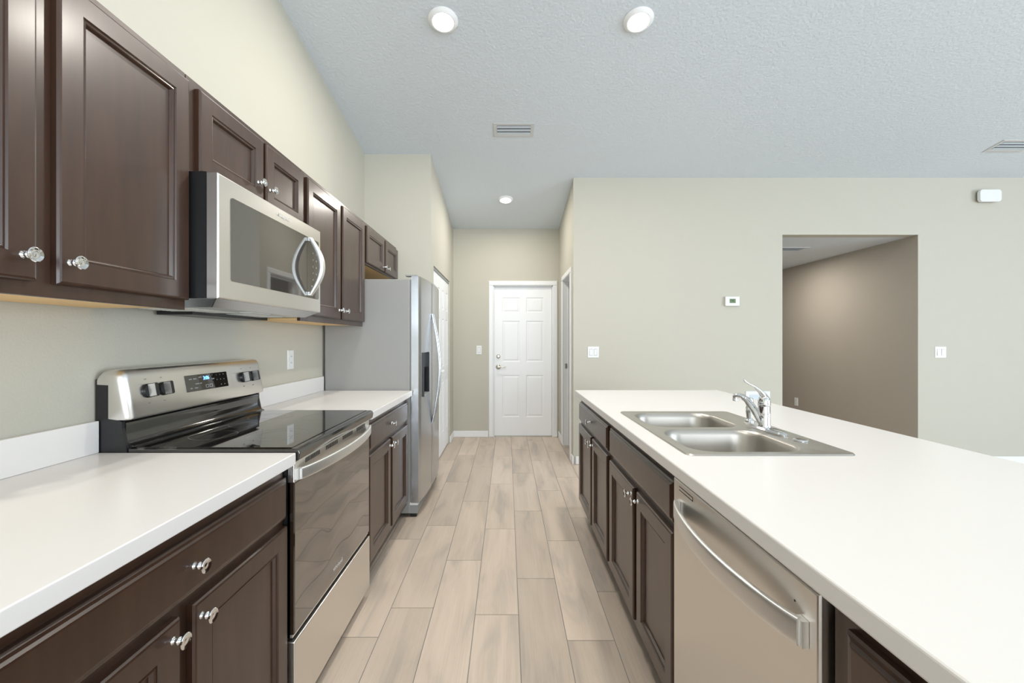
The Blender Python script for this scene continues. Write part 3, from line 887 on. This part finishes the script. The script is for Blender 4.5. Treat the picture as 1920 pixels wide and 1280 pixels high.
# ------------------------------------------------------------------ sink
SX0, SX1, SY0, SY1, SZ = 0.562, 1.100, 1.332, 2.142, 0.9145
bm = bmesh.new()
def loop(pts, z): return [bm.verts.new((x, y, z)) for x, y in pts]
def bridge(a, b):
    n = len(a)
    for k in range(n): bm.faces.new((a[k], a[(k + 1) % n], b[(k + 1) % n], b[k]))
out0 = loop(rrect(SX0, SX1, SY0, SY1, .025), SZ)
out1 = loop(rrect(SX0 + .003, SX1 - .003, SY0 + .003, SY1 - .003, .023), SZ + .004)
out2 = loop(rrect(SX0 + .012, SX1 - .012, SY0 + .012, SY1 - .012, .018), SZ + .002)
bridge(out0, out1); bridge(out1, out2)
edges = [bm.edges.get((out2[k], out2[(k + 1) % len(out2)])) for k in range(len(out2))]
bowls = [(0.600, 0.985, 1.370, 1.716), (0.600, 0.985, 1.756, 2.102)]
for x0, x1, y0, y1 in bowls:
    prof = [(0, SZ + .002, .085), (.004, SZ + .0005, .085), (.009, SZ - .006, .083), (.013, SZ - .02, .082), (.020, SZ - .10, .080), (.030, SZ - .150, .078), (.045, SZ - .172, .070), (.075, SZ - .182, .055), (.11, SZ - .185, .035)]
    prev = None
    for i, z, r in prof:
        cur = loop(rrect(x0 + i, x1 - i, y0 + i, y1 - i, r, 8), z)
        if prev: bridge(prev, cur)
        else:
            edges += [bm.edges.get((cur[k], cur[(k + 1) % len(cur)])) or bm.edges.new((cur[k], cur[(k + 1) % len(cur)])) for k in range(len(cur))]
        prev = cur
    bm.faces.new(prev)
bmesh.ops.triangle_fill(bm, use_beauty=True, use_dissolve=False, edges=edges, normal=(0, 0, 1))
sk = finish('sink', bm, 'sink', origin=(0.83, 1.737, SZ), smooth=True)
tag(sk, 'double-bowl stainless drop-in sink set in the island countertop', 'sink')
for x0, x1, y0, y1 in bowls:
    bm = bmesh.new(); lathe(bm, [(.045, .0005), (.043, .003), (.036, .0015), (.03, -.0), (0, .001)], ((x0 + x1) / 2, (y0 + y1) / 2, SZ - .185), (0, 0, 1), 28)
    finish('drain', bm, 'chrome', sk, smooth=True)
dz = SZ + .002
FX, FY = 1.033, 1.715
fc = thing('faucet', 'chrome single-lever kitchen faucet on the sink deck', 'faucet', (FX, FY, dz))
bm = bmesh.new()
pl_ = [(FX + .030 * (1 if abs(math.sin(t)) > 2 else 1) * math.copysign(abs(math.cos(t)) ** .8, math.cos(t)), FY + .132 * math.copysign(abs(math.sin(t)) ** .9, math.sin(t))) for t in [2 * PI * k / 40 for k in range(40)]]
l0 = [bm.verts.new((x, y, dz + .0003)) for x, y in pl_]
l1 = [bm.verts.new((x, y, dz + .006)) for x, y in pl_]
l2 = [bm.verts.new((FX + (x - FX) * .82, FY + (y - FY) * .94, dz + .012)) for x, y in pl_]
for a, b in ((l0, l1), (l1, l2)):
    for k in range(40): bm.faces.new((a[k], a[(k + 1) % 40], b[(k + 1) % 40], b[k]))
bm.faces.new(l2); bm.faces.new(l0[::-1])
finish('deck_plate', bm, 'chrome', fc, smooth=True)
bm = bmesh.new()
lathe(bm, [(.0245, .0125), (.024, .016), (.0225, .020), (.0225, .062), (.0235, .063), (.0235, .066), (.0225, .067), (.0222, .094)], (FX, FY, dz), (0, 0, 1), 28)
finish('faucet_body', bm, 'chrome', fc, smooth=True)
bm = bmesh.new()
lathe(bm, [(.0222, .0945), (.0232, .098), (.0230, .112), (.0200, .126), (.013, .136), (0, .140)], (FX, FY, dz), (0, 0, 1), 28)
sweep(bm, [(FX + .006, FY, dz + .118), (FX - .004, FY, dz + .138), (FX - .020, FY, dz + .156), (FX - .040, FY, dz + .172), (FX - .062, FY + .001, dz + .183), (FX - .076, FY + .001, dz + .192), (FX - .082, FY + .001, dz + .200)],
      (0, 1, 0), [(.017, .014), (.0165, .011), (.014, .007), (.011, .0045), (.009, .004), (.008, .0038), (.006, .003)], n=16, power=2.4)
finish('lever_handle', bm, 'chrome', fc, smooth=True)
bm = bmesh.new()
sp = [(FX - .004, FY + .002, dz + .022), (FX - .014, FY + .012, dz + .046), (FX - .024, FY + .024, dz + .072), (FX - .034, FY + .037, dz + .096), (FX - .044, FY + .051, dz + .114), (FX - .054, FY + .064, dz + .124), (FX - .063, FY + .076, dz + .127), (FX - .070, FY + .086, dz + .123)]
sweep(bm, sp, (0.8, 0.6, 0), [(.019, .014), (.018, .013), (.0165, .012), (.0155, .0115), (.015, .011), (.0145, .0105), (.014, .0105), (.0135, .0105)], n=16, power=2.4)
lathe(bm, [(.0105, .006), (.0120, .003), (.0125, -.016), (.0105, -.018), (.009, -.018), (.0085, -.012), (0, -.012)], (FX - .069, FY + .085, dz + .120), (0, 0, 1), 24)
finish('spout', bm, 'chrome', fc, smooth=True)
ss = thing('side_sprayer', 'small chrome pull-out sprayer standing on the faucet plate behind the spout', 'sprayer', (FX, FY + .108, dz + .012))
bm = bmesh.new(); b0 = (FX, FY + .106, dz + .0125)
lathe(bm, [(.019, .0), (.019, .004), (.015, .009), (.0125, .012), (.0115, .014)], b0, (0, 0, 1), 24)
finish('holder', bm, 'chrome', ss, smooth=True)
bm = bmesh.new()
lathe(bm, [(.0105, .0145), (.011, .020), (.014, .045), (.0145, .058), (.0125, .064), (.0125, .070), (.0160, .076), (.0165, .092), (.013, .100), (0, .102)], b0, (0, 0, 1), 24)
finish('spray_head', bm, 'chrome', ss, smooth=True)
bm = bmesh.new(); lathe(bm, [(.024, .0003), (.024, .003), (.021, .006), (.008, .0075), (0, .0075)], (1.045, 1.520, dz), (0, 0, 1), 28)
o = finish('hole_cover', bm, 'chrome', origin=(1.045, 1.520, dz), smooth=True)
tag(o, 'round chrome hole cover on the near end of the sink deck', 'sink cover')

# ------------------------------------------------------------------ lights and vents on the ceiling
sl = Vector((0, 1, -1 / 6)).normalized(); sn = Vector((0, -1 / 6, -1)).normalized()     # along the slope, out of the ceiling
def downlight(x, y, label, power, group='recessed ceiling downlights', flat=None, k=1.0):
    z = ceil_z(y) if flat is None else flat
    n = sn if flat is None else Vector((0, 0, -1))
    r = thing('downlight', label, 'ceiling light', (x, y, z), group)
    bm = bmesh.new(); lathe(bm, [(.090 * k, .0006), (.091 * k, .004), (.080 * k, .014), (.070 * k, .020), (.064 * k, .019), (.064 * k, .016)], (x, y, z), n, 40)
    finish('trim_ring', bm, 'trim', r, smooth=True)
    bm = bmesh.new(); lathe(bm, [(.0635 * k, .0165), (.058 * k, .0205), (0, .022)], (x, y, z), n, 40)
    finish('diffuser', bm, 'led', r, smooth=True)
    l = bpy.data.lights.new('lamp', 'AREA'); l.shape = 'DISK'; l.size = .13; l.energy = power; l.color = (1.0, 0.945, 0.86)
    o = bpy.data.objects.new('lamp', l); C.objects.link(o); o.parent = r
    o.location = n * .026; o.rotation_mode = 'QUATERNION'; o.rotation_quaternion = n.to_track_quat('-Z', 'Y')
    return r
downlight(-0.392, 2.612, 'left one of the two bright round downlights at the top of the picture', 15)
downlight(0.803, 2.612, 'right one of the two bright round downlights at the top of the picture', 19)
downlight(-0.018, 4.821, 'small round downlight over the hall in front of the white door', 11.5, k=.95)
downlight(-0.392, 0.55, 'round downlight behind the viewer on the left side of the kitchen', 18)
downlight(0.803, 0.55, 'round downlight behind the viewer above the island', 8)
downlight(3.45, 5.65, 'round downlight in the side corridor that washes its taupe wall', 16, group='corridor light', flat=2.355)

def vent(x, y, wx, wy, label, flat=None, slats=3):
    z = ceil_z(y) if flat is None else flat
    a = Vector((1, 0, 0)); b = sl if flat is None else Vector((0, 1, 0)); n = sn if flat is None else Vector((0, 0, -1))
    r = thing('ceiling_vent', label, 'vent', (x, y, z), 'ceiling air vents')
    P = Vector((x, y, z))
    f = lambda p, q, h: P + a * p + b * q + n * h
    bm = bmesh.new(); i = .030
    for a0, a1, b0, b1 in ((-wx / 2, wx / 2, -wy / 2, -wy / 2 + i), (-wx / 2, wx / 2, wy / 2 - i, wy / 2), (-wx / 2, -wx / 2 + i, -wy / 2 + i, wy / 2 - i), (wx / 2 - i, wx / 2, -wy / 2 + i, wy / 2 - i)):
        rings(bm, f, a0, a1, b0, b1, [(0, .004), (.002, .006)], back=.0006)
    finish('frame', bm, 'ventframe', r)
    bm = bmesh.new(); rings(bm, f, -wx / 2 + i, wx / 2 - i, -wy / 2 + i, wy / 2 - i, [(0, .0012)], back=.0006)
    finish('backing', bm, 'dark', r)
    for k in range(slats):
        c = -wy / 2 + i + (wy - 2 * i) * (k + .5) / slats; d = (wy - 2 * i) / slats * .50
        bm = bmesh.new()
        pts = [(c - d * .90, .0080), (c - d * .85, .0095), (c + d * .85, .0040), (c + d * .80, .0025)]
        prism(bm, pts, lambda p, q, h: P + b * p + n * q + a * h, -wx / 2 + i, wx / 2 - i)
        finish('louver', bm, 'vent', r)
    return r
vent(0.056, 3.634, 0.345, 0.180, 'rectangular ceiling vent above the aisle, between the downlights')
vent(4.56, 3.853, 0.345, 0.180, 'rectangular ceiling vent at the right edge of the picture')
vent(3.36, 5.07, 0.33, 0.22, 'pale ceiling vent in the side corridor, seen through the opening', flat=2.355)

# ------------------------------------------------------------------ plates and devices on the walls
def plate(name, label, cat, P, right, nrm, wd, ht, rockers=0, outlet=False, group=None):
    R_, Nn, U = Vector(right), Vector(nrm), Vector((0, 0, 1)); P = Vector(P)
    root = thing(name, label, cat, P, group)
    f = lambda a, b, h: P + R_ * a + U * b + Nn * h
    bm = bmesh.new(); rings(bm, f, -wd / 2, wd / 2, -ht / 2, ht / 2, [(0, .003), (.003, .006)], back=.0006)
    pl = finish('cover_plate', bm, 'plastic', root)
    for k in range(rockers):
        c = (k - (rockers - 1) / 2) * .046
        bm = bmesh.new()
        rings(bm, f, c - .0165, c + .0165, -.034, .034, [(0, .0068)], back=.0061, mi=1)
        lo = [f(c - .0145, -.031, .0069), f(c + .0145, -.031, .0069), f(c + .0145, .031, .0069), f(c - .0145, .031, .0069)]
        tilt = 1 if k % 2 == 0 else -1
        hi = [f(c - .0145, -.031, .0095 + .002 * tilt), f(c + .0145, -.031, .0095 + .002 * tilt), f(c + .0145, .031, .0095 - .002 * tilt), f(c - .0145, .031, .0095 - .002 * tilt)]
        hexa(bm, lo, hi)
        finish('rocker_switch', bm, ['plastic', 'greyplastic'], root)
    if outlet:
        for e in (-1, 1):
            bm = bmesh.new(); lathe(bm, [(.0165, .0061), (.016, .0075), (0, .0076)], P + U * e * .0195, Nn, 20)
            so = finish('socket', bm, 'plastic', root)
            bm = bmesh.new()
            for q in (-.0065, .0065): rings(bm, f, q - .001, q + .001, e * .0195 - .004, e * .0195 + .005, [(0, .0081)], back=.0077)
            finish('slots', bm, 'dark', so)
    return root
plate('light_switch', 'double white rocker switch on the wall by the hall corner', 'light switch', (0.883, YB, 1.150), (1, 0, 0), (0, -1, 0), .115, .115, rockers=2)
plate('light_switch', 'double white rocker switch right of the corridor opening', 'light switch', (4.445, YB, 1.150), (1, 0, 0), (0, -1, 0), .115, .115, rockers=2)
plate('light_switch', 'single white switch left of the white six-panel door', 'light switch', (-0.370, 5.61, 1.143), (1, 0, 0), (0, -1, 0), .070, .115, rockers=1)
plate('wall_outlet', 'white outlet above the small counter between range and refrigerator', 'outlet', (XL, 2.614, 1.155), (0, 1, 0), (1, 0, 0), .072, .117, outlet=True)
plate('wall_outlet', 'low white outlet on the taupe corridor wall', 'outlet', (4.216, 6.22, 0.375), (0, -1, 0), (-1, 0, 0), .072, .117, outlet=True)
bx = thing('wall_plate', 'wide white cover plate on the wall, half hidden behind the faucet', 'wall plate', (2.57, YB, 0.665))
fw = lambda a, b, h: (2.57 + a, YB - h, 0.665 + b)
bm = bmesh.new(); rings(bm, fw, -.125, .125, -.085, .085, [(0, .006), (.004, .009), (.030, .009), (.033, .005)], back=.0006)
finish('cover', bm, 'plastic', bx)
bm = bmesh.new(); rings(bm, fw, -.085, .085, -.045, .047, [(0, .0075), (.002, .008)], back=.0055)
finish('insert', bm, 'vent', bx)

th = thing('thermostat', 'small white thermostat with green screen left of the corridor opening', 'thermostat', (2.295, YB, 1.67))
ft = lambda a, b, h: (2.300 + a, YB - h, 1.671 + b)
bm = bmesh.new(); rings(bm, ft, -.070, .070, -.045, .045, [(0, .006)], back=.0006); finish('wall_base', bm, 'greyplastic', th)
bm = bmesh.new(); rings(bm, ft, -.072, .072, -.048, .048, [(0, .024), (.003, .027)], back=.0065); cs = finish('case', bm, 'plastic', th)
bm = bmesh.new(); rings(bm, ft, -.031, .031, -.019, .024, [(0, .0276)], back=.0268); sc2 = finish('screen', bm, 'lcd', cs)
text('screen_digits', '75', 0.026, 'dark', sc2, ft(0, .003, .028), (1, 0, 0), (0, 0, 1), .0002)

ch = thing('door_chime', 'white rounded chime box high on the wall near the right edge', 'door chime', (4.905, YB, 2.70))
fh = lambda a, b, h: (4.905 + a, YB - h, 2.741 + b)
bm = bmesh.new()
prism(bm, rrect(-.088, .100, -.058, .062, .035, 8), fh, .0006, .022); finish('base', bm, 'greyplastic', ch)
bm = bmesh.new()
prism(bm, rrect(-.108, .112, -.062, .062, .030, 8), fh, .0225, .055); finish('cover', bm, 'plastic', ch, bevel=.006, seg=3)
